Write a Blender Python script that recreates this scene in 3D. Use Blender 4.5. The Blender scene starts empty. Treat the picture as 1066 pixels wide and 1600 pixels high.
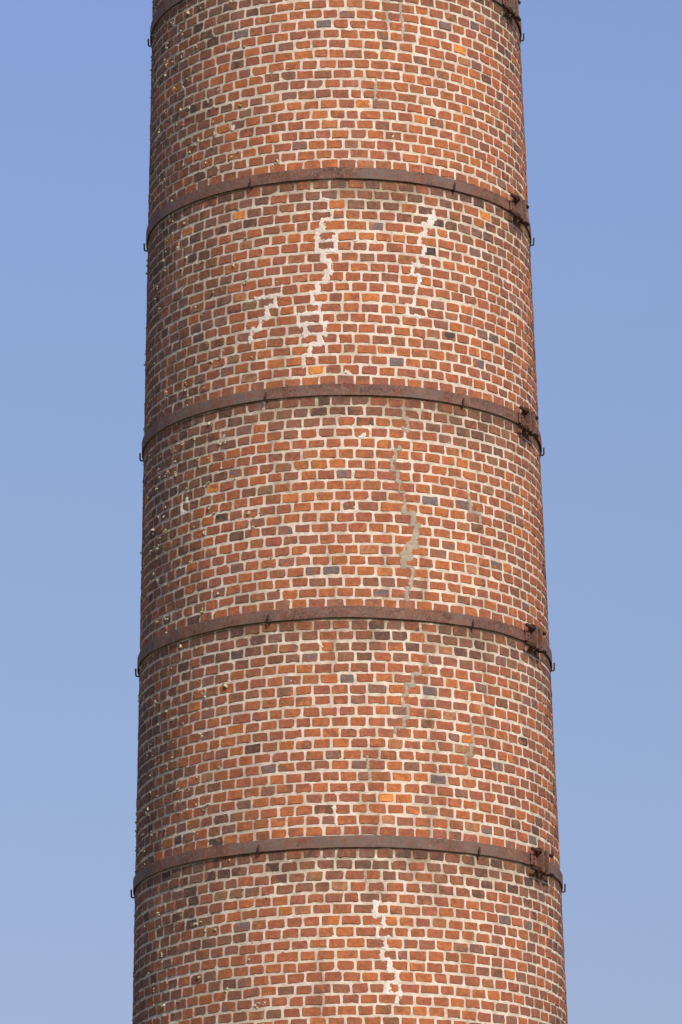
import bpy, bmesh, math, random
import numpy as np
from mathutils import Vector, Matrix

C = bpy.context.scene
COL = C.collection
PI = math.pi

# ------------------------------------------------------------------ camera
CAMZ = 1.6
CAMD = 32.59
PITCH, YAW, ROLL = 0.282248, -0.00024, 0.011545
FPX = 7394.67                                   # focal length in pixels of a 1600 px high picture
cy, sy = math.cos(YAW), math.sin(YAW)
cp, sp = math.cos(PITCH), math.sin(PITCH)
cr, sr = math.cos(ROLL), math.sin(ROLL)
right0 = Vector((cy, -sy, 0)); fwdh = Vector((sy, cy, 0)); zz = Vector((0, 0, 1))
FWD = fwdh * cp + zz * sp
up0 = -fwdh * sp + zz * cp
RIGHT = right0 * cr - up0 * sr
UP = right0 * sr + up0 * cr
cam = bpy.data.cameras.new('camera')
cam_o = bpy.data.objects.new('camera', cam)
COL.objects.link(cam_o)
M = Matrix(((RIGHT.x, UP.x, -FWD.x, 0), (RIGHT.y, UP.y, -FWD.y, -CAMD), (RIGHT.z, UP.z, -FWD.z, CAMZ), (0, 0, 0, 1)))
cam_o.matrix_world = M
cam.sensor_fit = 'VERTICAL'
cam.sensor_height = 24.0
cam.sensor_width = 36.0
cam.lens = 24.0 * FPX / 1600.0
cam.clip_start = 0.5
cam.clip_end = 8000
C.camera = cam_o

# ------------------------------------------------------------------ sky, sun, exposure
SUN_EL, SUN_AZ = math.radians(40), math.radians(24)      # azimuth: to the right of the camera, seen from the chimney
world = bpy.data.worlds.new('World')
C.world = world
world.use_nodes = True
nt = world.node_tree
bg = nt.nodes['Background']
sky = nt.nodes.new('ShaderNodeTexSky')
sky.sky_type = 'NISHITA'
sky.sun_disc = False
sky.sun_elevation = SUN_EL
sky.sun_rotation = PI - SUN_AZ
sky.altitude = 0
sky.air_density = 1.0
sky.dust_density = 1.0
sky.ozone_density = 3.0
# the dry summer air of the photograph: a slightly more violet blue, by height above the horizon, all round
tc = nt.nodes.new('ShaderNodeTexCoord'); sx = nt.nodes.new('ShaderNodeSeparateXYZ')
nt.links.new(tc.outputs['Generated'], sx.inputs[0])
ramp = nt.nodes.new('ShaderNodeValToRGB'); ramp.color_ramp.interpolation = 'LINEAR'
e = ramp.color_ramp.elements
e[0].position = 0.10; e[0].color = (0.79, 0.61, 0.63, 1)
e[1].position = 0.50; e[1].color = (1.24, 1.13, 1.2, 1)
for p_, c_ in ((0.17, (0.84, 0.675, 0.69, 1)), (0.28, (1.01, 0.865, 0.86, 1)), (0.375, (1.17, 1.015, 1.08, 1))):
    x_ = e.new(p_); x_.color = c_
nt.links.new(sx.outputs[2], ramp.inputs[0])
tint = nt.nodes.new('ShaderNodeMix'); tint.data_type = 'RGBA'; tint.blend_type = 'MULTIPLY'
tint.inputs[0].default_value = 1.0
nt.links.new(sky.outputs[0], tint.inputs[6]); nt.links.new(ramp.outputs[0], tint.inputs[7])
nt.links.new(tint.outputs[2], bg.inputs[0])
bg.inputs[1].default_value = 0.15
sun = bpy.data.lights.new('sun', 'SUN')
sun.energy = 4.0
sun.angle = math.radians(0.55)
sun.color = (1.0, 0.93, 0.84)
sun_o = bpy.data.objects.new('sun', sun)
COL.objects.link(sun_o)
sdir = Vector((math.sin(SUN_AZ) * math.cos(SUN_EL), -math.cos(SUN_AZ) * math.cos(SUN_EL), math.sin(SUN_EL)))
sun_o.rotation_euler = sdir.to_track_quat('Z', 'Y').to_euler()
sun_o.location = (20, -30, 40)
C.view_settings.view_transform = 'Standard'
C.view_settings.look = 'None'
C.view_settings.exposure = 0.0
C.view_settings.gamma = 1.0
C.view_settings.use_curve_mapping = False

# ------------------------------------------------------------------ the shaft: radius, lean, pixel -> (theta, z)
ZC = 11.0 + CAMZ
TAPER = 0.020964
LEAN = -0.00248
def rad(z): return 1.40 - TAPER * (z - ZC)
def axx(z): return LEAN * (z - ZC)
BAND = [6.6768 + CAMZ + 1.60022 * (4 - i) for i in range(5)]   # undersides of the five hoops, top one first
HC = 1.60022 / 21                                              # one course
def at(px, py, off=0.0):
    """where the line of sight through a picture point meets the shaft"""
    d = FWD * FPX + RIGHT * (px - 533.0) + UP * (800.0 - py)
    d.normalize()
    o = Vector((0, -CAMD, CAMZ))
    lo, hi = CAMD - 3.2, CAMD - 3.2
    t = CAMD - 2.5
    best = None
    while t < CAMD + 3:
        p = o + d * t
        if math.hypot(p.x - axx(p.z), p.y) < rad(p.z) + off:
            best = t; break
        t += 0.02
    if best is None:
        best = CAMD / max(0.2, d.y)
        p = o + d * best
        return math.copysign(PI / 2, p.x), p.z
    a, b = best - 0.02, best
    for _ in range(24):
        m = (a + b) / 2; p = o + d * m
        if math.hypot(p.x - axx(p.z), p.y) < rad(p.z) + off: b = m
        else: a = m
    return math.atan2(p.x - axx(p.z), -p.y), p.z
def cyl(th, z, off=0.0):
    r = rad(z) + off
    return (r * math.sin(th) + axx(z), -r * math.cos(th), z)
def to_px(v):
    d = Vector(v) - Vector((0, -CAMD, CAMZ))
    f = d.dot(FWD)
    return 533 + FPX * d.dot(RIGHT) / f, 800 - FPX * d.dot(UP) / f

# ------------------------------------------------------------------ smooth value noise for geometry
_rng = np.random.RandomState(11)
_tab = _rng.rand(256, 256)
def vnoise(x, y):
    x = np.asarray(x, float); y = np.asarray(y, float)
    xi = np.floor(x).astype(int); yi = np.floor(y).astype(int)
    fx = x - xi; fy = y - yi
    fx = fx * fx * (3 - 2 * fx); fy = fy * fy * (3 - 2 * fy)
    a = _tab[xi & 255, yi & 255]; b = _tab[(xi + 1) & 255, yi & 255]
    c = _tab[xi & 255, (yi + 1) & 255]; d = _tab[(xi + 1) & 255, (yi + 1) & 255]
    return (a * (1 - fx) + b * fx) * (1 - fy) + (c * (1 - fx) + d * fx) * fy

def lin(r, g, b, k=1.0):
    f = lambda c: ((c / 255 + 0.055) / 1.055) ** 2.4 if c > 10 else c / 255 / 12.92
    return (f(r) * k, f(g) * k, f(b) * k, 1.0)

# ------------------------------------------------------------------ node helpers
class N:
    def __init__(s, name):
        s.m = bpy.data.materials.new(name); s.m.use_nodes = True
        s.t = s.m.node_tree; s.b = s.t.nodes['Principled BSDF']
        s.b.inputs['Specular IOR Level'].default_value = 0.25
        s.geo = s.t.nodes.new('ShaderNodeNewGeometry')
    def link(s, a, b): s.t.links.new(a, b)
    def noise(s, scale, detail=4, rough=0.6, dist=0.0, stretch=None, seed=0.0):
        mp = s.t.nodes.new('ShaderNodeMapping')
        s.link(s.geo.outputs['Position'], mp.inputs[0])
        mp.inputs['Location'].default_value = (seed, seed * 1.7, seed * 0.6)
        if stretch: mp.inputs['Scale'].default_value = stretch
        n = s.t.nodes.new('ShaderNodeTexNoise')
        n.inputs['Scale'].default_value = scale; n.inputs['Detail'].default_value = detail
        n.inputs['Roughness'].default_value = rough; n.inputs['Distortion'].default_value = dist
        s.link(mp.outputs[0], n.inputs['Vector'])
        return n.outputs[0]
    def ramp(s, v, lo, hi, a=0.0, b=1.0):
        r = s.t.nodes.new('ShaderNodeMapRange')
        r.inputs[1].default_value = lo; r.inputs[2].default_value = hi
        r.inputs[3].default_value = a; r.inputs[4].default_value = b
        r.interpolation_type = 'SMOOTHSTEP'
        s.link(v, r.inputs[0]); return r.outputs[0]
    def mix(s, f, a, b, mode='MIX'):
        m = s.t.nodes.new('ShaderNodeMix'); m.data_type = 'RGBA'; m.blend_type = mode
        for v, k in ((f, 0), (a, 6), (b, 7)):
            if hasattr(v, 'links') or hasattr(v, 'is_linked'): s.link(v, m.inputs[k])
            else: m.inputs[k].default_value = v
        return m.outputs[2]
    def math(s, op, a, b=0.0):
        m = s.t.nodes.new('ShaderNodeMath'); m.operation = op; m.use_clamp = False
        for v, k in ((a, 0), (b, 1)):
            if hasattr(v, 'is_linked'): s.link(v, m.inputs[k])
            else: m.inputs[k].default_value = v
        return m.outputs[0]
    def attr(s, name, out='Color'):
        a = s.t.nodes.new('ShaderNodeAttribute'); a.attribute_name = name
        return a.outputs[out]
    def color(s, v): s.link(v, s.b.inputs['Base Color'])
    def rough(s, v): s.b.inputs['Roughness'].default_value = v
    def bump(s, h, dist, strength=1.0):
        b = s.t.nodes.new('ShaderNodeBump'); b.inputs['Distance'].default_value = dist
        b.inputs['Strength'].default_value = strength
        s.link(h, b.inputs['Height']); s.link(b.outputs[0], s.b.inputs['Normal'])

def brick_mat():
    n = N('fired_brick')
    a, b = n.attr('tone'), n.attr('tone_b')
    m1 = n.ramp(n.noise(11, 3, 0.6, 0.8), 0.42, 0.60)
    c = n.mix(m1, a, b)
    c = n.mix(n.ramp(n.noise(38, 5, 0.7), 0.25, 0.75, 0, 1), n.mix(1.0, c, (0.70, 0.68, 0.68, 1), 'MULTIPLY'), n.mix(1.0, c, (1.22, 1.24, 1.22, 1), 'MULTIPLY'))
    # browner, greenish weathering in soft patches
    c = n.mix(n.math('MULTIPLY', n.ramp(n.noise(17, 4, 0.7, 0.8, None, 21), 0.50, 0.66), 0.40), c, lin(136, 100, 70, .82))
    # pale lime dust and scratches
    c = n.mix(n.math('MULTIPLY', n.ramp(n.noise(60, 4, 0.75, 1.0, (1, 1, 2.2), 3), 0.52, 0.72), 0.42), c, lin(208, 172, 148, .8))
    # bright crumbs
    c = n.mix(n.math('MULTIPLY', n.ramp(n.noise(130, 2, 0.5, 0, (1, 1, 1.6), 9), 0.70, 0.78), 0.65), c, lin(225, 195, 165, .8))
    # dark pits and soot specks
    c = n.mix(n.math('MULTIPLY', n.ramp(n.noise(85, 3, 0.6, 0, None, 5), 0.66, 0.76), 0.7), c, lin(70, 50, 45, .6))
    # rust and soot washed down from the hoops
    c = n.mix(n.math('MULTIPLY', n.math('MULTIPLY', n.attr('stain', 'Fac'), n.ramp(n.noise(16, 5, 0.7, 0.6, (1, 1, .5), 2), 0.25, 0.62)), 0.62), c, lin(84, 64, 54, .8))
    n.color(c); n.rough(0.88)
    h = n.math('ADD', n.noise(150, 5, 0.8), n.math('MULTIPLY', n.noise(45, 4, 0.7, 0.4), 1.4))
    n.bump(h, 0.0045, 0.9)
    return n.m
def mortar_mat(name, base, base2, grain=1.0, stain=True):
    n = N(name)
    c = n.mix(n.ramp(n.noise(9, 4, 0.7, 0.5), 0.35, 0.68), base, base2)
    c = n.mix(n.math('MULTIPLY', n.ramp(n.noise(150, 4, 0.75), 0.48, 0.78), 0.5), c, lin(120, 100, 82, .7))
    c = n.mix(n.math('MULTIPLY', n.ramp(n.noise(75, 3, 0.7, 0, None, 4), 0.60, 0.72), 0.45), c, lin(235, 222, 200, .9))
    if stain:
        c = n.mix(n.math('MULTIPLY', n.attr('stain', 'Fac'), n.ramp(n.noise(7, 4, 0.7, 0.6, None, 2), 0.28, 0.55)), c, lin(138, 116, 82, .8))
        c = n.mix(n.math('MULTIPLY', n.attr('left_grey', 'Fac'), n.ramp(n.noise(5, 4, 0.65, 0.6, None, 6), 0.30, 0.62)), c, lin(88, 80, 74, .75))
        # faces torn by damp: brick dust washed over the joints
        c = n.mix(n.math('MULTIPLY', n.ramp(n.noise(14, 5, 0.75, 1.2, None, 8), 0.56, 0.72), 0.5), c, lin(176, 128, 98, .8))
    n.color(c); n.rough(0.95)
    n.bump(n.math('ADD', n.noise(190, 5, 0.8), n.math('MULTIPLY', n.noise(60, 4, 0.7), 1.2)), 0.0045 * grain, 0.9)
    return n.m
def iron_mat():
    n = N('rusty_iron')
    c = n.mix(n.ramp(n.noise(5, 5, 0.7, 0.6, (1, 1, 2)), 0.38, 0.62), lin(94, 60, 48, .74), lin(130, 90, 72, .77))
    c = n.mix(n.math('MULTIPLY', n.ramp(n.noise(55, 5, 0.8, 1.5, (1, 1, .6), 11), 0.46, 0.60), 0.6), c, lin(160, 134, 112, .75))
    c = n.mix(n.math('MULTIPLY', n.ramp(n.noise(2.2, 3, 0.6, 0.3, None, 3), 0.45, 0.62), 0.8), c, lin(128, 110, 100, .72))
    c = n.mix(n.math('MULTIPLY', n.ramp(n.noise(24, 5, 0.75, 1.0, (1, 1, 1.5), 7), 0.52, 0.62), 0.8), c, lin(148, 78, 48, .74))
    c = n.mix(n.math('MULTIPLY', n.ramp(n.noise(40, 5, 0.75, 0.5, None, 1), 0.60, 0.72), 0.8), c, lin(62, 42, 40, .8))
    n.color(c); n.rough(0.72); n.b.inputs['Specular IOR Level'].default_value = 0.35
    n.bump(n.math('ADD', n.noise(70, 6, 0.8), n.noise(20, 4, 0.7)), 0.006, 0.8)
    return n.m
def plain(name, a, b, scale, rough=0.9, bump=0.002):
    n = N(name)
    n.color(n.mix(n.ramp(n.noise(scale, 5, 0.7), 0.3, 0.7), a, b)); n.rough(rough)
    n.bump(n.noise(scale * 4, 5, 0.7), bump)
    return n.m
def far_brick_mat():
    n = N('distant_brickwork')
    uv = n.t.nodes.new('ShaderNodeUVMap'); uv.uv_map = 'shaft'
    br = n.t.nodes.new('ShaderNodeTexBrick')
    n.link(uv.outputs[0], br.inputs['Vector'])
    br.inputs['Color1'].default_value = lin(176, 92, 66, .8); br.inputs['Color2'].default_value = lin(140, 84, 70, .8)
    br.inputs['Mortar'].default_value = lin(226, 205, 180, .8)
    br.inputs['Scale'].default_value = 1.0; br.inputs['Mortar Size'].default_value = 0.007
    br.inputs['Brick Width'].default_value = 0.1238; br.inputs['Row Height'].default_value = HC
    n.color(br.outputs[0]); n.rough(0.9)
    n.bump(br.outputs['Fac'], 0.004, -1.0)
    return n.m
BRICK = brick_mat()
MORTAR = mortar_mat('lime_mortar', lin(238, 222, 200, .90), lin(212, 193, 168, .85))
PATCH_W = mortar_mat('fresh_mortar', lin(240, 231, 216, .92), lin(224, 210, 190, .88), 1.2, False)
PATCH_G = mortar_mat('cement_mortar', lin(196, 182, 158, .84), lin(178, 163, 140, .8), 1.4, False)
IRON = iron_mat()
BOLT = plain('dark_rusty_bolt', lin(62, 44, 38, .7), lin(92, 60, 46, .7), 30, 0.75, 0.003)
LICHEN = plain('lichen', lin(220, 210, 172, .88), lin(150, 142, 100, .75), 40)
FAR = far_brick_mat()
GROUND = plain('meadow', lin(112, 112, 70, .6), lin(150, 138, 96, .6), 0.6, 0.95, 0.05)

# ------------------------------------------------------------------ object helpers
def mesh_obj(name, verts, faces, mat, parent=None, loc=(0, 0, 0), smooth=False):
    me = bpy.data.meshes.new(name)
    me.from_pydata([tuple(v) for v in verts], [], faces)
    me.materials.append(mat)
    if smooth: me.polygons.foreach_set('use_smooth', [True] * len(me.polygons))
    o = bpy.data.objects.new(name, me); COL.objects.link(o)
    o.location = loc
    if parent: o.parent = parent
    return o
def empty(name, loc):
    o = bpy.data.objects.new(name, None); COL.objects.link(o); o.location = loc
    o.empty_display_size = 0.2
    return o
def grid_mesh(name, P, mat, parent=None, keep=None, smooth=True, attrs=None):
    """P: (rows, cols, 3) array -> quads"""
    R, K = P.shape[:2]
    idx = np.arange(R * K).reshape(R, K)
    q = np.stack([idx[:-1, :-1], idx[:-1, 1:], idx[1:, 1:], idx[1:, :-1]], -1)
    q = q[keep] if keep is not None else q.reshape(-1, 4)
    used, inv = np.unique(q.ravel(), return_inverse=True)
    V = P.reshape(-1, 3)[used]
    q = inv.reshape(-1, 4)
    me = bpy.data.meshes.new(name)
    me.vertices.add(len(V)); me.vertices.foreach_set('co', V.ravel())
    me.loops.add(q.size); me.loops.foreach_set('vertex_index', q.ravel().astype(np.int32))
    me.polygons.add(len(q)); me.polygons.foreach_set('loop_start', np.arange(0, q.size, 4, dtype=np.int32))
    me.polygons.foreach_set('use_smooth', np.full(len(q), smooth))
    me.update(calc_edges=True)
    for k, a in (attrs or {}).items():
        at_ = me.attributes.new(k, 'FLOAT', 'POINT'); at_.data.foreach_set('value', a.ravel()[used].astype(np.float32))
    me.materials.append(mat)
    o = bpy.data.objects.new(name, me); COL.objects.link(o)
    if parent: o.parent = parent
    return o

# ------------------------------------------------------------------ ground
gv, gf = [(0, 0, 0)], []
for k, r in enumerate((6, 30, 150, 900, 5000)):
    for j in range(64):
        a = 2 * PI * j / 64
        gv.append((r * math.cos(a), r * math.sin(a), 0))
for j in range(64): gf.append((0, 1 + j, 1 + (j + 1) % 64))
for k in range(4):
    for j in range(64):
        a, b = 1 + 64 * k, 1 + 64 * (k + 1); j2 = (j + 1) % 64
        gf.append((a + j, b + j, b + j2, a + j2))
g = mesh_obj('ground', gv, gf, GROUND); g['kind'] = 'structure'

# ------------------------------------------------------------------ repaired cracks, read off the photograph (x, y, width in picture points)
Z0 = at(540, 288)[1]                                    # a course centre
WHITE = [
 [(519,331,4),(512,343,7),(504,350,9),(498,363,8),(495,371,9),(495,389,9),(506,392,9),(505,406,10),(515,408,9),(515,419,9),(510,428,11),(507,437,8),(496,442,7),(486,458,9),(488,467,7),(500,474,7),(499,487,8),(503,497,8),(509,504,9),(508,518,8),(499,528,9),(501,534,6),(485,538,9),(484,552,7),(474,558,8),(474,573,7)],
 [(500,374.5,4),(523,375,5)], [(523,368,5),(524,385,8),(518,391,5),(504,391,6)],
 [(500,488,5),(467,490,6),(466,501,8),(478,506,8),(477,525,8)], [(476,521,6),(508,520,5)], [(476,505,6),(490,505,4)], [(474,538,4),(500,535,6)],
 [(679,331,4),(678,339,6),(673,347,10),(664,351,9),(664,365,7),(656,370,7),(656,380,9),(663,387,8),(661,398,7),(652,401,5),(653,410,7),(645,416,7),(645,429,6),(655,432,6),(655,444,8),(651,450,6),(649,462,5),(647,473,5),(636,484,5),(632,491,4)],
 [(664,352,6),(680,355,4)], [(653,413,6),(664,415,4)], [(632,490,4),(650,494,5),(668,498,3)],
 [(440,449,5),(439,459,8),(430,464,8),(402,468,8)], [(431,464,6),(430,473,7),(416,482,10),(417,491,9),(408,498,9),(406,507,7),(396,513,8),(393,524,6),(391,535,4)],
 [(587,1410,7),(587,1430,8),(600,1434,4),(600,1448,5)], [(590,1452,6),(590,1461,7),(607,1465,5),(603,1475,6),(598,1488,5)], [(598,1488,4),(609,1503,6),(610,1513,8),(621,1520,8),(621,1532,8),(606,1539,8),(605,1551,7),(625,1554,8),(621,1567,6)], [(625,1540,4),(625,1554,6)],
 [(522,1263,4),(524,1275,5),(526,1289,3)],
 [(292,780,9),(284,789,5),(289,801,7)], [(553,368,6),(556,374,9)], [(540,580,5),(546,583,6)], [(568,679,5),(564,682,3)], [(364,199,6),(365,200,6)], [(557,790,5),(559,797,6)],
 [(848,1420,4),(849,1423,3)], [(817,790,3),(818,803,3)], [(507,310,4),(519,331,3)],
 [(612,688,3),(614,700,6)], [(497,1004,3),(503,1012,4)],
]
GREY = [
 [(628,634,4),(631,643,6),(636,653,7),(637,663,6),(631,669,6)], [(624,700,5),(612,722,4),(621,738,6),(626,752,6),(624,764,4),(632,774,4),(633,794,5),(641,802,9),(645,814,11),(654,823,7),(648,842,8),(638,856,13),(633,869,17),(630,884,12)],
 [(630,884,4),(646,891,5),(642,912,6),(636,925,5),(636,937,5)],
 [(731,767,4),(736,791,4),(751,797,5),(751,818,4)],
 [(657,1044,4),(645,1062,6),(636,1082,6),(630,1096,4),(638,1112,5),(631,1133,4),(618,1143,4)],
 [(736,1122,3),(741,1162,4),(731,1180,5),(726,1197,3)],
 [(626,2,3),(626,18,4),(630,44,4),(629,62,3)], [(588,122,3),(586,153,4)],
 [(573,1180,3),(576,1200,4),(579,1214,3)], [(571,1360,3),(572,1384,3)],
]
def snap(line):
    """the cracks run in steps along the joints"""
    if max(p[1] for p in line) - min(p[1] for p in line) < 0.05:
        if abs(line[0][0] - line[-1][0]) < 0.05: return line
        zm = sum(p[1] for p in line) / len(line); zb_ = Z0 + (round((zm - Z0) / HC - .5) + .5) * HC
        return [(p[0], zb_, p[2]) for p in line]
    out = []
    for p, q in zip(line, line[1:]):
        n = max(1, int(abs(q[1] - p[1]) / HC + .999))
        if not out: out.append(p)
        if abs(q[1] - p[1]) < 0.02:
            zb_ = Z0 + (round(((p[1] + q[1]) / 2 - Z0) / HC - .5) + .5) * HC
            out += [(p[0], zb_, q[2]), (q[0], zb_, q[2])]
            continue
        for i in range(1, n + 1):
            t0, t1 = (i - 1) / n, i / n
            s0, s1 = p[0] + (q[0] - p[0]) * t0, p[0] + (q[0] - p[0]) * t1
            z0_, z1_ = p[1] + (q[1] - p[1]) * t0, p[1] + (q[1] - p[1]) * t1
            zb_ = Z0 + (round(((z0_ + z1_) / 2 - Z0) / HC - .5) + .5) * HC
            w_ = p[2] + (q[2] - p[2]) * t1
            if abs(s1 - s0) > 0.012: out += [(s0, zb_, w_), (s1, zb_, w_ * .75), (s1, z1_, w_)]
            else: out.append((s1, z1_, w_))
    return out
def to_sz(line):
    out = []
    for x, y, w in line:
        th, z = at(x, y)
        out.append((th * 1.4, z, w * 0.00445))
    return snap(out)
WL = [to_sz(l) for l in WHITE]; GL = [to_sz(l) for l in GREY]
def crossings(z):
    """where a repaired crack crosses this height (thetas) - a head joint is there"""
    c = []
    for l in WL + GL:
        for (s0, z0, w0), (s1, z1, w1) in zip(l, l[1:]):
            if min(z0, z1) <= z <= max(z0, z1) and abs(z1 - z0) > 0.012:
                t = (z - z0) / (z1 - z0); c.append((s0 + (s1 - s0) * t) / 1.4)
    return c

CLAMP_PX = [(796, 10), (808, 327), (822, 655), (833, 997), (843, 1347)]
HOOK_PX = [[(392, -45), (709, -38)], [(392, 285), (709, 291)], [(416, 625), (723, 633)], [(420, 965), (738, 973)], [(405, 1326), (748, 1335)]]
DRIPS = []                                              # rust runs below hooks and clamps: (theta, z, length, half width)
_rd = random.Random(3)
for _i, _b in enumerate(BAND):
    for _p in HOOK_PX[_i]: DRIPS.append((at(*_p)[0], _b, _rd.uniform(.15, .45), _rd.uniform(.008, .018)))
    _t = at(*CLAMP_PX[_i])[0]
    DRIPS += [(_t - .02, _b, _rd.uniform(.3, .6), .030), (_t + .03, _b, _rd.uniform(.2, .4), .025)]
    for _k in range(16): DRIPS.append((_rd.uniform(-1.5, 1.5), _b, _rd.uniform(.08, .55), _rd.uniform(.006, .035)))
def stain_field(T, Z):
    T = np.asarray(T, float); Z = np.asarray(Z, float); S = T * 1.4
    out = np.zeros_like(Z)
    for b in BAND:
        d = b - Z
        L = 0.09 + 0.26 * vnoise(S * 6 + b, Z * 0 + 3) ** 1.5
        out = np.maximum(out, np.where(d > -0.03, np.clip(1 - d / L, 0, 1), 0))
    for t, z, L, w in DRIPS:
        d = z - Z
        q = np.exp(-((T - t) * 1.4 + 0.006 * (vnoise(Z * 20, Z * 0 + t * 9) - .5)) ** 2 / (w * w)) * np.clip(1 - d / L, 0, 1) * (d > -.02)
        out = np.maximum(out, 0.85 * q)
    grime = np.clip((-np.degrees(T) - 14) / 46, 0, 1) * np.clip((vnoise(S * 3.2 + 30, Z * 1.5 + 8) * .65 + vnoise(S * 9, Z * 4 + 8) * .35 - .36) / .22, 0, 1)
    grime = np.maximum(grime, .7 * np.clip((np.degrees(T) - 36) / 40, 0, 1) * np.clip((vnoise(S * 3.2 + 60, Z * 1.3 + 18) * .65 + vnoise(S * 9, Z * 4 + 28) * .35 - .42) / .22, 0, 1))
    streak = 0.5 * np.clip((vnoise(S * 11 + 5, Z * .7) * .7 + vnoise(S * 30, Z * 2.5) * .3 - .60) / .2, 0, 1)
    out = np.maximum(out, np.maximum(.8 * grime, streak))
    return out
# ------------------------------------------------------------------ chimney
chim = empty('brick_chimney', (0, 0, 0))
chim['label'] = 'tall round red brick factory chimney with pale mortar joints and repaired cracks, tapering upwards'
chim['category'] = 'chimney'
ZLO, ZHI = at(540, 1600)[1] - 0.55, at(540, 0)[1] + 0.75

rnd = random.Random(7)
PAL = {  # display tones; k scales to albedo
 'red': (178, 103, 68), 'rust': (193, 113, 64), 'rose': (168, 99, 77), 'mauve': (142, 106, 92), 'brown': (136, 98, 76), 'orange': (210, 128, 68),
 'bright': (232, 148, 72), 'dark': (92, 71, 61), 'black': (82, 71, 65), 'slate': (126, 108, 104), 'olive': (148, 124, 88), 'tan': (186, 136, 96), 'wine': (158, 93, 70)}
def tone(name, j=0.09):
    r, g_, b = PAL[name]
    if name not in ('bright', 'black', 'slate'):
        o = PAL[rnd.choice(('red', 'red', 'rust', 'rose', 'brown', 'wine'))]; q = rnd.uniform(.1, .62)
        r, g_, b = (x * (1 - q) + y * q for x, y in zip((r, g_, b), o))
    k = 0.86 * (1 + rnd.uniform(-j, j)); h = rnd.uniform(-5, 5)
    return lin(r + h, g_ + h * .4, b - h * .3, k)
def pick(th, z):
    # brick tones: dark ones likelier below hoops and towards both sides, most on left
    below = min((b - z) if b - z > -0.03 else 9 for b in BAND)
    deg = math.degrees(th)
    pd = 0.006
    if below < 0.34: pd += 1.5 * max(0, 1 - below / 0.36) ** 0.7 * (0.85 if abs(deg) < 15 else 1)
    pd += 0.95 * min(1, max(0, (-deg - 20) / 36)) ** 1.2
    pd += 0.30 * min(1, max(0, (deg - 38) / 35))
    if z > BAND[0] - .5 and deg < -15: pd += 0.15
    pd *= 0.42 + 1.16 * float(vnoise(th * 7 + 40, z * 4 + 3))
    x = rnd.random()
    if x < pd:
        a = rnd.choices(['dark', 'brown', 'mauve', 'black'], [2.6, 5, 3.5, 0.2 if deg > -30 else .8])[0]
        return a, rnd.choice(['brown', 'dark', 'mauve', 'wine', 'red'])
    q = float(vnoise(th * 3.1 + 7, z * 1.9 + 20))        # batches fired differently
    a = rnd.choices(['red', 'rust', 'rose', 'wine', 'mauve', 'brown', 'orange', 'tan', 'slate', 'olive'],
                    [36, 18 + 34 * q, 22 - 16 * q, 7, 2.2, 2.2, 1 + 5 * q, 1.8, 0.1, 0.2])[0]
    b = rnd.choices([a, 'red', 'rust', 'wine', 'brown', 'mauve', 'slate'], [55, 14, 12, 8, 7, 4, 0.6])[0]
    return a, b
SPECIAL = [(500,41,'slate'),(327,176,'black'),(348,170,'slate'),(384,176,'olive'),(355,198,'orange'),(510,178,'orange'),(526,194,'orange'),(330,56,'black'),(374,56,'slate'),(458,121,'brown'),(494,132,'mauve'),(455,145,'mauve'),(477,29,'rust'),(433,93,'rust'),
 (727,78,'bright'),(690,39,'slate'),(736,95,'mauve'),(651,137,'orange'),(667,186,'orange'),(682,205,'orange'),(607,165,'mauve'),(736,35,'slate'),
 (404,297,'orange'),(453,291,'dark'),(377,335,'bright'),(474,305,'dark'),(310,466,'orange'),(394,476,'olive'),(244,296,'orange'),(298,357,'orange'),(264,373,'orange'),(242,368,'orange'),(533,319,'orange'),
 (560,287,'orange'),(760,332,'bright'),(560,335,'orange'),(617,370,'orange'),(675,395,'black'),(733,389,'slate'),(643,326,'orange'),
 (418,552,'orange'),(433,568,'orange'),(492,579,'bright'),(361,580,'slate'),(370,562,'olive'),(305,561,'black'),(487,495,'mauve'),
 (694,524,'black'),(732,547,'bright'),(694,492,'olive'),(620,563,'slate'),(653,582,'orange'),(670,520,'mauve'),(535,642,'dark'),(570,657,'dark'),(728,679,'dark'),(776,720,'olive'),(593,691,'orange'),
 (327,766,'bright'),(318,785,'olive'),(406,769,'olive'),(436,733,'olive'),(529,894,'slate'),(477,895,'slate'),(382,939,'dark'),(364,925,'orange'),(452,831,'slate'),
 (678,781,'slate'),(782,884,'slate'),(744,942,'slate'),(601,926,'slate'),(721,869,'orange'),
 (551,1061,'slate'),(484,1029,'slate'),(335,1064,'mauve'),(301,1107,'orange'),(408,1206,'slate'),(413,985,'dark'),(440,983,'dark'),(293,1042,'black'),(362,1026,'black'),
 (603,1061,'orange'),(680,1017,'tan'),(704,1019,'tan'),(790,1036,'slate'),(675,1081,'slate'),(562,1095,'mauve'),(814,1157,'black'),(620,1164,'tan'),(730,1156,'orange'),(721,1173,'tan'),(696,1220,'slate'),(777,1198,'slate'),
 (500,1368,'olive'),(524,1385,'tan'),(345,1400,'olive'),(365,1397,'tan'),(507,1266,'dark'),(376,1450,'slate'),(467,1422,'tan'),(550,1456,'orange'),(362,1311,'orange'),(293,1392,'black'),(333,1350,'dark'),
 (612,1249,'bright'),(651,1267,'orange'),(678,1269,'olive'),(637,1405,'orange'),(618,1334,'dark'),(580,1350,'dark'),(629,1356,'dark'),(792,1437,'slate'),(824,1443,'slate'),(662,1252,'mauve'),(719,1479,'mauve'),(727,1241,'mauve')]
SPEC = [(*at(x, y), c) for x, y, c in SPECIAL]

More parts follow.
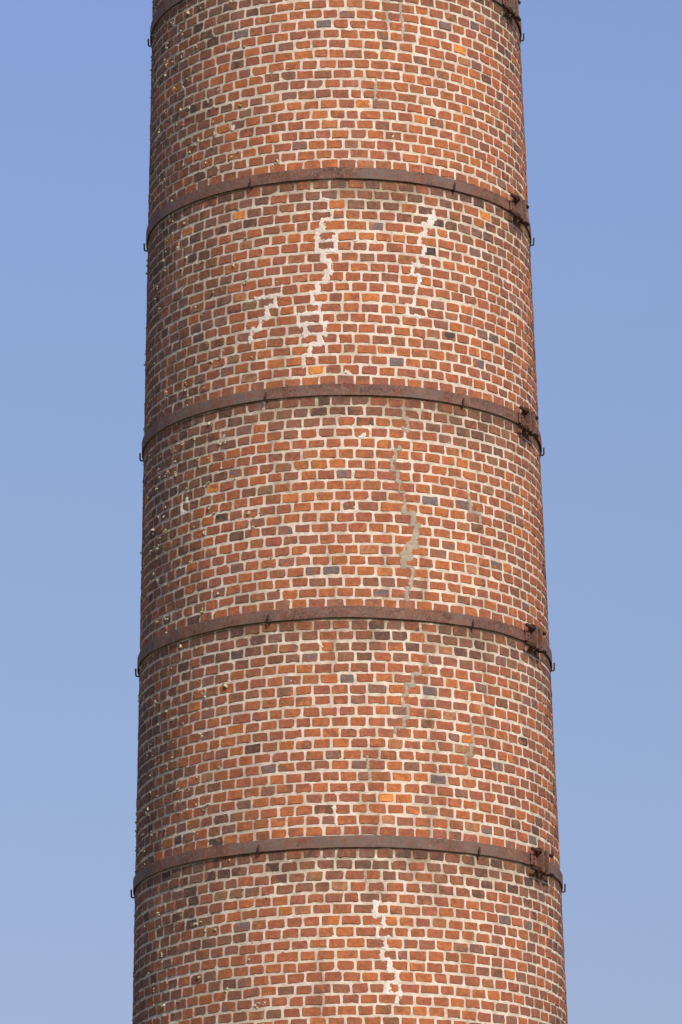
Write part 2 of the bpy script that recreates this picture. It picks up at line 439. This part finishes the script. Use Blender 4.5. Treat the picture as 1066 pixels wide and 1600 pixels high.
# every brick: centre angle, height, width, height, tones, outline
k_lo = math.floor((ZLO - Z0) / HC); k_hi = math.ceil((ZHI - Z0) / HC)
bricks = []
for k in range(k_lo, k_hi + 1):
    zc = Z0 + k * HC
    r = rad(zc)
    nb = int(round(2 * PI * r / 0.1238))
    step = 2 * PI / nb
    ph = (0.5 if k % 2 else 0.0) * step + rnd.uniform(-0.16, 0.16) * step + 0.013
    js = [-PI + ph + step * i for i in range(nb)]
    js = [j + rnd.gauss(0, 0.036) * step + (rnd.uniform(-0.28, 0.28) * step if rnd.random() < 0.03 else 0) for j in js]
    for c in crossings(zc):
        i = min(range(nb), key=lambda i: abs(js[i] - c))
        d = c - js[i]
        js[i] = c
        for o in (-1, 1): js[(i + o) % nb] += d * 0.5
    js.sort()
    for i in range(nb):
        a, b = js[i], js[(i + 1) % nb] + (2 * PI if i == nb - 1 else 0)
        w = (b - a) * r - 0.0128 + rnd.gauss(0, 0.0024)
        if w < 0.02: continue
        th = (a + b) / 2
        h = 0.0612 + rnd.gauss(0, 0.0022)
        z = zc + 0.012 * (float(vnoise(th * 3.1 + 11, zc * 1.6)) - 0.5) + 0.009 * (float(vnoise(th * 4.3 + k * 3.1, k * 1.7)) - 0.5) + rnd.gauss(0, 0.0014)
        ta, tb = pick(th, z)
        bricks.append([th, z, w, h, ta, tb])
for th, z, c in SPEC:
    bb = min(bricks, key=lambda q: ((q[0] - th) * 1.4) ** 2 + ((q[1] - z) * 1.6) ** 2)
    bb[4] = c; bb[5] = c if rnd.random() < (.25 if c in ('slate', 'black') else .6) else rnd.choice(['rose', 'red', 'brown', 'mauve'])

def outline(w, h):
    """rounded, slightly chipped rectangle: 14 points"""
    pts = []
    q = [(1, 1), (-1, 1), (-1, -1), (1, -1)]
    chip = rnd.randrange(4) if rnd.random() < 0.32 else -1
    for c, (sx, sy_) in enumerate(q):
        rx = rnd.uniform(0.003, 0.014); ry = rnd.uniform(0.003, 0.013)
        if c == chip: rx *= rnd.uniform(1.6, 3.4); ry *= rnd.uniform(1.3, 2.6)
        rx = min(rx, w * .45); ry = min(ry, h * .45)
        tri = [(w / 2, h / 2 - ry), (w / 2 - rx * .35, h / 2 - ry * .35), (w / 2 - rx, h / 2)]
        tri = [(x * sx, y * sy_) for x, y in tri]
        if sx * sy_ < 0: tri = tri[::-1]
        pts += tri
        if c in (0, 2): pts.append((rnd.uniform(-.15, .15) * w, sy_ * (h / 2 + rnd.uniform(-.0018, .0012))))
    return [(x + rnd.gauss(0, .0017), y + rnd.gauss(0, .0015)) for x, y in pts]
def brick_geo(b):
    th, z, w, h, ta, tb = b
    r0 = rad(z)
    ol = outline(w, h)
    proud = 0.0004 + abs(rnd.gauss(0, 0.0011)) - .0002; tx, tz = rnd.gauss(0, .012), rnd.gauss(0, .016)
    rot = rnd.gauss(0, .014); n = len(ol)
    V = []
    for (u, v) in ol:                               # face
        k = 1 - 0.0042 / max(.02, math.hypot(u, v)); u2, v2 = u * k, v * k
        u2, v2 = u2 - v2 * rot, v2 + u2 * rot
        V.append(cyl(th + u2 / r0, z + v2, proud + tx * u2 + tz * v2 + rnd.gauss(0, .0004)))
    for (u, v) in ol:                               # skirt sunk in the mortar
        k = 1 + 0.0015 / max(.02, math.hypot(u, v)); u2, v2 = u * k, v * k
        u2, v2 = u2 - v2 * rot, v2 + u2 * rot
        V.append(cyl(th + u2 / r0, z + v2, -0.0105))
    F = [tuple(range(n))] + [(i, n + i, n + (i + 1) % n, (i + 1) % n) for i in range(n)]
    return V, F
def covered(z):
    return any(b - 0.01 < z < b + 0.075 for b in BAND)
def area(b):
    th, z = b[0], b[1]
    if math.cos(th) < 0.15 or covered(z): return 0
    x, y = to_px(cyl(th, z))
    if not (14 < x < 1052 and 8 < y < 1592): return 0
    c = cyl(th, z); d = Vector(c) - Vector((0, -CAMD, CAMZ)); dist = d.length; d.normalize()
    nrm = Vector((math.sin(th), -math.cos(th), TAPER)).normalized()
    return b[2] * b[3] * max(0, -d.dot(nrm)) / dist ** 2
order = sorted(range(len(bricks)), key=lambda i: -area(bricks[i]))
single = set(order[:300])
def set_stain(me, V):
    V = np.asarray(V); th = np.arctan2(V[:, 0] - LEAN * (V[:, 2] - ZC), -V[:, 1])
    at_ = me.attributes.new('stain', 'FLOAT', 'POINT'); at_.data.foreach_set('value', stain_field(th, V[:, 2]).astype(np.float32))
def set_tones(me, cols_a, cols_b):
    for nme, cc in (('tone', cols_a), ('tone_b', cols_b)):
        at_ = me.attributes.new(nme, 'FLOAT_COLOR', 'POINT')
        at_.data.foreach_set('color', np.asarray(cc, np.float32).ravel())
AV, AF, CA, CB = [], [], [], []
for i, b in enumerate(bricks):
    V, F = brick_geo(b)
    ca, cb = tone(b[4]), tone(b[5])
    if i in single:
        c = cyl(b[0], b[1])
        o = mesh_obj('brick', [(v[0] - c[0], v[1] - c[1], v[2] - c[2]) for v in V], F, BRICK, chim, c)
        set_tones(o.data, [ca] * len(V), [cb] * len(V)); set_stain(o.data, V)
    else:
        n0 = len(AV); AV += V; AF += [tuple(n0 + j for j in f) for f in F]
        CA += [ca] * len(V); CB += [cb] * len(V)
o = mesh_obj('brickwork', AV, AF, BRICK, chim); set_tones(o.data, CA, CB); set_stain(o.data, AV)
o['kind'] = 'stuff'

# mortar: uneven sheet of real relief, finer on the side seen
ths = np.concatenate([np.linspace(-PI, -1.95, 60, endpoint=False), np.linspace(-1.95, 1.95, 600, endpoint=False), np.linspace(1.95, PI, 61)])
zs = np.linspace(ZLO - 0.03, ZHI + 0.03, int((ZHI - ZLO) / 0.0125))
T, Z = np.meshgrid(ths, zs)
S = T * 1.4
rel = -0.0030 + 0.0024 * (vnoise(S * 42, Z * 42) - .5) + 0.0024 * (vnoise(S * 17 + 9, Z * 17) - .5) + 0.0026 * (vnoise(S * 95, Z * 80 + 5) - .5)
Rr = 1.40 - TAPER * (Z - ZC) + rel
Pm = np.stack([Rr * np.sin(T) + LEAN * (Z - ZC), -Rr * np.cos(T), Z], -1)
stain = stain_field(T, Z)
left_grey = np.clip((-np.degrees(T) - 55) / 45, 0, 0.25)  # greyer mortar tone, ramping in towards the left edge
grid_mesh('mortar', Pm, MORTAR, chim, attrs={'stain': stain * np.clip(1.0 - (np.abs(T) - .4) * .9, .25, 1), 'left_grey': left_grey})

# patches of newer mortar trowelled along the cracks
def patch(line, mat, seed):
    a = np.array(line); pad = 0.03; st = 0.0036
    s = np.arange(a[:, 0].min() - pad, a[:, 0].max() + pad, st); z = np.arange(a[:, 1].min() - pad, a[:, 1].max() + pad, st)
    Sg, Zg = np.meshgrid(s, z)
    f = np.full(Sg.shape, -1.0)
    segs = zip(line, line[1:]) 
    for (s0, z0, w0), (s1, z1, w1) in segs:
        L2 = (s1 - s0) ** 2 + (z1 - z0) ** 2 + 1e-9
        t = np.clip(((Sg - s0) * (s1 - s0) + (Zg - z0) * (z1 - z0)) / L2, 0, 1)
        d = np.hypot(Sg - s0 - t * (s1 - s0), Zg - z0 - t * (z1 - z0))
        f = np.maximum(f, (w0 + (w1 - w0) * t) / 2 - d)
    f = f + 0.0022 + 0.016 * (vnoise(Sg * 60 + seed, Zg * 75) - .5) + 0.014 * (vnoise(Sg * 22 + seed, Zg * 22) - .5) + 0.010 * (vnoise(Sg * 150, Zg * 150 + seed) - .5)
    hgt = -0.0040 + 0.0062 * np.clip(f / 0.008 + .40, 0, 1) + 0.0014 * (vnoise(Sg * 70, Zg * 70 + 7) - .5) + 0.0010 * (vnoise(Sg * 200, Zg * 200) - .5)
    th = Sg / 1.4; R_ = 1.40 - TAPER * (Zg - ZC) + hgt
    P = np.stack([R_ * np.sin(th) + LEAN * (Zg - ZC), -R_ * np.cos(th), Zg], -1)
    keep = (np.maximum.reduce([f[:-1, :-1], f[1:, :-1], f[:-1, 1:], f[1:, 1:]]) > -0.004)
    if keep.sum() < 4: return
    return grid_mesh('mortar_patch', P, mat, chim, keep=keep)
for i, l in enumerate(WL):
    o = patch(l, PATCH_W, i * 3.3)
    if o: o['label'] = 'pale fresh mortar filling a crack'
for i, l in enumerate(GL):
    o = patch(l, PATCH_G, 50 + i * 3.3)
    if o: o['label'] = 'grey cement mortar filling a crack'

# shaft below and above the stretch seen
def shaft(name, z0, z1, r_off=0.0, mat=FAR):
    n = 96; rows = [z0 + (z1 - z0) * i / 6 for i in range(7)]
    V, F = [], []
    for z in rows:
        for j in range(n): V.append(cyl(2 * PI * j / n, z, r_off))
    for i in range(6):
        for j in range(n): F.append((i * n + j, i * n + (j + 1) % n, (i + 1) * n + (j + 1) % n, (i + 1) * n + j))
    me_o = mesh_obj(name, V, F, mat, chim, smooth=True)
    uv = me_o.data.uv_layers.new(name='shaft')
    for p in me_o.data.polygons:
        js = [me_o.data.vertices[v] for v in p.vertices]
        for li, vi in zip(p.loop_indices, p.vertices):
            j = vi % n; i = vi // n
            if j == 0 and any(v % n == n - 1 for v in p.vertices): j = n
            uv.data[li].uv = (j / n * 71 * 0.1238, V[vi][2])
    return me_o
shaft('lower_shaft', 0.0, ZLO + 0.02, -0.001)
shaft('upper_shaft', ZHI - 0.02, 22.0, -0.001)
def ring(name, z0, z1, off0, mat):
    n = 96; prof = [(-.2, z0), (off0, z0 + .01), (off0, z1 - .01), (-.2, z1)]
    V, F = [], []
    for off, z in prof:
        for j in range(n): V.append(cyl(2 * PI * j / n, z, off))
    for i in range(3):
        for j in range(n): F.append((i * n + j, i * n + (j + 1) % n, (i + 1) * n + (j + 1) % n, (i + 1) * n + j))
    return mesh_obj(name, V, F, mat, chim)
ring('stone_coping', 22.0, 22.25, 0.12, PATCH_G)

# ------------------------------------------------------------------ iron hoops
SH = 0.082; TK = 0.009
def tube(bm, p0, p1, r, n=8, caps=True):
    p0, p1 = Vector(p0), Vector(p1); d = (p1 - p0).normalized()
    a = d.orthogonal().normalized(); b = d.cross(a)
    rings = []
    for p in (p0, p1):
        rings.append([bm.verts.new(p + (a * math.cos(2 * PI * i / n) + b * math.sin(2 * PI * i / n)) * r) for i in range(n)])
    for i in range(n): bm.faces.new((rings[0][i], rings[0][(i + 1) % n], rings[1][(i + 1) % n], rings[1][i]))
    if caps: bm.faces.new(rings[0][::-1]); bm.faces.new(rings[1])
def path_tube(bm, pts, rr, n=8):
    rings = []
    for k, p in enumerate(pts):
        p = Vector(p)
        d = (Vector(pts[min(k + 1, len(pts) - 1)]) - Vector(pts[max(k - 1, 0)])).normalized()
        a = d.cross(Vector((0.31, 0.2, 0.93))).normalized(); b = d.cross(a)
        rings.append([bm.verts.new(p + (a * math.cos(2 * PI * i / n) + b * math.sin(2 * PI * i / n)) * rr) for i in range(n)])
    for A, B in zip(rings, rings[1:]):
        for i in range(n): bm.faces.new((A[i], A[(i + 1) % n], B[(i + 1) % n], B[i]))
    bm.faces.new(rings[0][::-1]); bm.faces.new(rings[-1])
def bm_obj(name, bm, mat, parent, smooth=False):
    bmesh.ops.recalc_face_normals(bm, faces=bm.faces)
    me = bpy.data.meshes.new(name); bm.to_mesh(me); bm.free(); me.materials.append(mat)
    if smooth: me.polygons.foreach_set('use_smooth', [True] * len(me.polygons))
    o = bpy.data.objects.new(name, me); COL.objects.link(o); o.parent = parent
    return o
def box(bm, f, lo, hi, bev=0.0):
    """box in local (u along the wall, v up, w outwards), f maps to the world"""
    vs = [bm.verts.new(f(*(hi[k] if (i >> k) & 1 else lo[k] for k in range(3)))) for i in range(8)]
    fs = [bm.faces.new([vs[i] for i in q]) for q in ((0, 2, 3, 1), (4, 5, 7, 6), (0, 1, 5, 4), (2, 6, 7, 3), (0, 4, 6, 2), (1, 3, 7, 5))]
    if bev:
        es = {e for fc in fs for e in fc.edges}
        bmesh.ops.bevel(bm, geom=list(es), offset=bev, segments=1, affect='EDGES')
LABELS = ['rusty iron hoop at the top of the picture, half cut off by the upper edge',
 'rusty iron hoop directly above the three white repaired cracks',
 'greyish rusty iron hoop directly below the white repaired cracks, middle one of the five',
 'dark brown iron hoop below the grey cement patch, second lowest of the five',
 'mottled rusty iron hoop lowest on the chimney, above the white crack at the bottom']
def strap(zb, t0, t1, parent, seed, lift=0.0):
    n = max(8, int((t1 - t0) / 0.02)); V, F = [], []
    prof = [(0, 0), (1, 0), (1, .25), (1, .75), (1, 1), (0, 1)]
    bevel = {1: (-.0, .0)}
    for i in range(n + 1):
        th = t0 + (t1 - t0) * i / n
        wob = 0.007 * (float(vnoise(th * 4 + seed, seed)) - .5); gap = 0.0035 + 0.004 * float(vnoise(th * 5 + seed, 3 + seed)) + lift
        twist = 0.004 * (float(vnoise(th * 3 + seed, 9 + seed)) - .5)
        pr = [(0, 0), (TK - .0015, 0), (TK, .002), (TK, SH - .002), (TK - .0015, SH), (0, SH)]
        for (d, h) in pr:
            V.append(cyl(th, zb + wob + h + 0.0022 * (float(vnoise(th * 26, h * 50 + seed)) - .5), gap + d + twist * (h / SH) + (0.0022 * (float(vnoise(th * 40, h * 40 + seed)) - .5) if d else 0)))
    k = 6
    for i in range(n):
        for j in range(k):
            F.append((i * k + j, (i + 1) * k + j, (i + 1) * k + (j + 1) % k, i * k + (j + 1) % k))
    F.append(tuple(range(k))[::-1]); F.append(tuple(n * k + j for j in range(k)))
    return mesh_obj('strap', V, F, IRON, parent)
def frame_at(th, z):
    c = Vector(cyl(th, z)); er = Vector((math.sin(th), -math.cos(th), 0)); et = Vector((math.cos(th), math.sin(th), 0))
    def f(u, v, w): return c + et * u + er * w + Vector((0, 0, v))
    return f
for bi, zb in enumerate(BAND):
    hoop = empty('iron_band', (axx(zb), 0, zb)); hoop['label'] = LABELS[bi]; hoop['category'] = 'iron hoop'
    hoop['group'] = 'iron hoops around the chimney'
    parts = []
    thc, _ = at(*CLAMP_PX[bi], 0.02)
    gap = 0.018
    parts.append(strap(zb, thc - PI + gap, thc - gap, hoop, bi * 7.3 + 1))
    parts.append(strap(zb, thc + gap, thc + PI - gap, hoop, bi * 7.3 + 4))
    for tc in (thc, thc + PI):
        f = frame_at(tc, zb)
        for s in (-1, 1):
            bm = bmesh.new()
            ed = 0.030 * s
            # flange standing out from the wall with a foot plate lying on the strap
            lo, hi = sorted((ed, ed + 0.014 * s)); box(bm, f, (lo, -0.042, 0.004), (hi, SH + 0.042, 0.074), 0.002)
            lo, hi = sorted((ed + 0.0145 * s, ed + 0.095 * s)); box(bm, f, (lo, 0.004, 0.0125 + (0 if s > 0 else .003)), (hi, SH - 0.004, 0.024), 0.002)
            for vv in (0.026, SH - 0.026):
                p = f(ed + 0.065 * s, vv, 0.0235); q = f(ed + 0.065 * s, vv, 0.032); tube(bm, p, q, 0.009, 8)
            parts.append(bm_obj('flange', bm, IRON, hoop))
        for vv in (-0.026, SH + 0.026):
            bm = bmesh.new()
            tube(bm, f(-0.145, vv, 0.042), f(0.145, vv, 0.042), 0.0135, 10)
            bo = bm_obj('bolt', bm, BOLT, hoop, True); parts.append(bo)
            for s in (-1, 1):
                bm = bmesh.new(); tube(bm, f(0.0445 * s, vv, 0.042), f(0.072 * s, vv, 0.042), 0.024, 6)
                nu = bm_obj('nut', bm, BOLT, bo)
    hk = [at(px, py, 0.02)[0] for px, py in HOOK_PX[bi]]
    hk += [math.radians(-92) , math.radians(91), math.radians(152), math.radians(-150)]
    for th in hk:
        f = frame_at(th, zb); bm = bmesh.new()
        w = 0.030
        path_tube(bm, [f(0, -0.010, -0.03), f(0, -0.011, 0.018), f(0, -0.010, 0.027), f(0, -0.004, w), f(0, 0.006, w + 0.001), f(0.002, 0.046, w + 0.002)], 0.0062, 8)
        parts.append(bm_obj('support_hook', bm, BOLT, hoop))
    for p in parts:
        p.matrix_parent_inverse = Matrix.Translation((-axx(zb), 0, -zb))

# ------------------------------------------------------------------ lichen tufts, mostly on the left side
rl = random.Random(5)
LV, LF = [], []
ico = bmesh.new(); bmesh.ops.create_icosphere(ico, subdivisions=1, radius=1.0)
iv = [v.co.copy() for v in ico.verts]; iff = [tuple(v.index for v in f.verts) for f in ico.faces]; ico.free()
def tuft(th, z, r, out, spike):
    f = frame_at(th, z)
    base = len(LV)
    for v in iv:
        k = rl.uniform(0.55, 1.3)
        w = v.z * out * k
        if v.z > 0.4 and rl.random() < .4: w *= spike
        LV.append(f(v.x * r * k, v.y * r * k * .9, 0.001 + w))
    for t in iff: LF.append(tuple(base + i for i in t))
placed = 0
while placed < 640:
    deg = -rl.triangular(12, 97, 80)
    z = rl.uniform(ZLO, ZHI)
    if rl.random() > 0.05 + 1.3 * float(vnoise(deg * .12, z * 3.2)) ** 1.6: continue
    th = math.radians(deg)
    if covered(z): continue
    placed += 1
    for _ in range(rl.choice((1, 1, 2, 3, 5))):
        r = rl.uniform(0.003, 0.0095) * rl.choice((1, 1, 1.5))
        tuft(th + rl.gauss(0, .0065), z + rl.gauss(0, .009), r, r * rl.uniform(.5, 1.1), rl.choice((1, 1.3, 1.7)))
for _ in range(150):
    th = math.radians(rl.uniform(-30, 70)); r = rl.uniform(.003, .005)
    z = rl.uniform(ZLO, ZHI)
    if not covered(z): tuft(th, z, r, r, 1)
lo = mesh_obj('lichen', LV, LF, LICHEN)
lo['kind'] = 'stuff'; lo['label'] = 'pale yellow green lichen tufts scattered over the left side of the chimney'; lo['category'] = 'lichen'
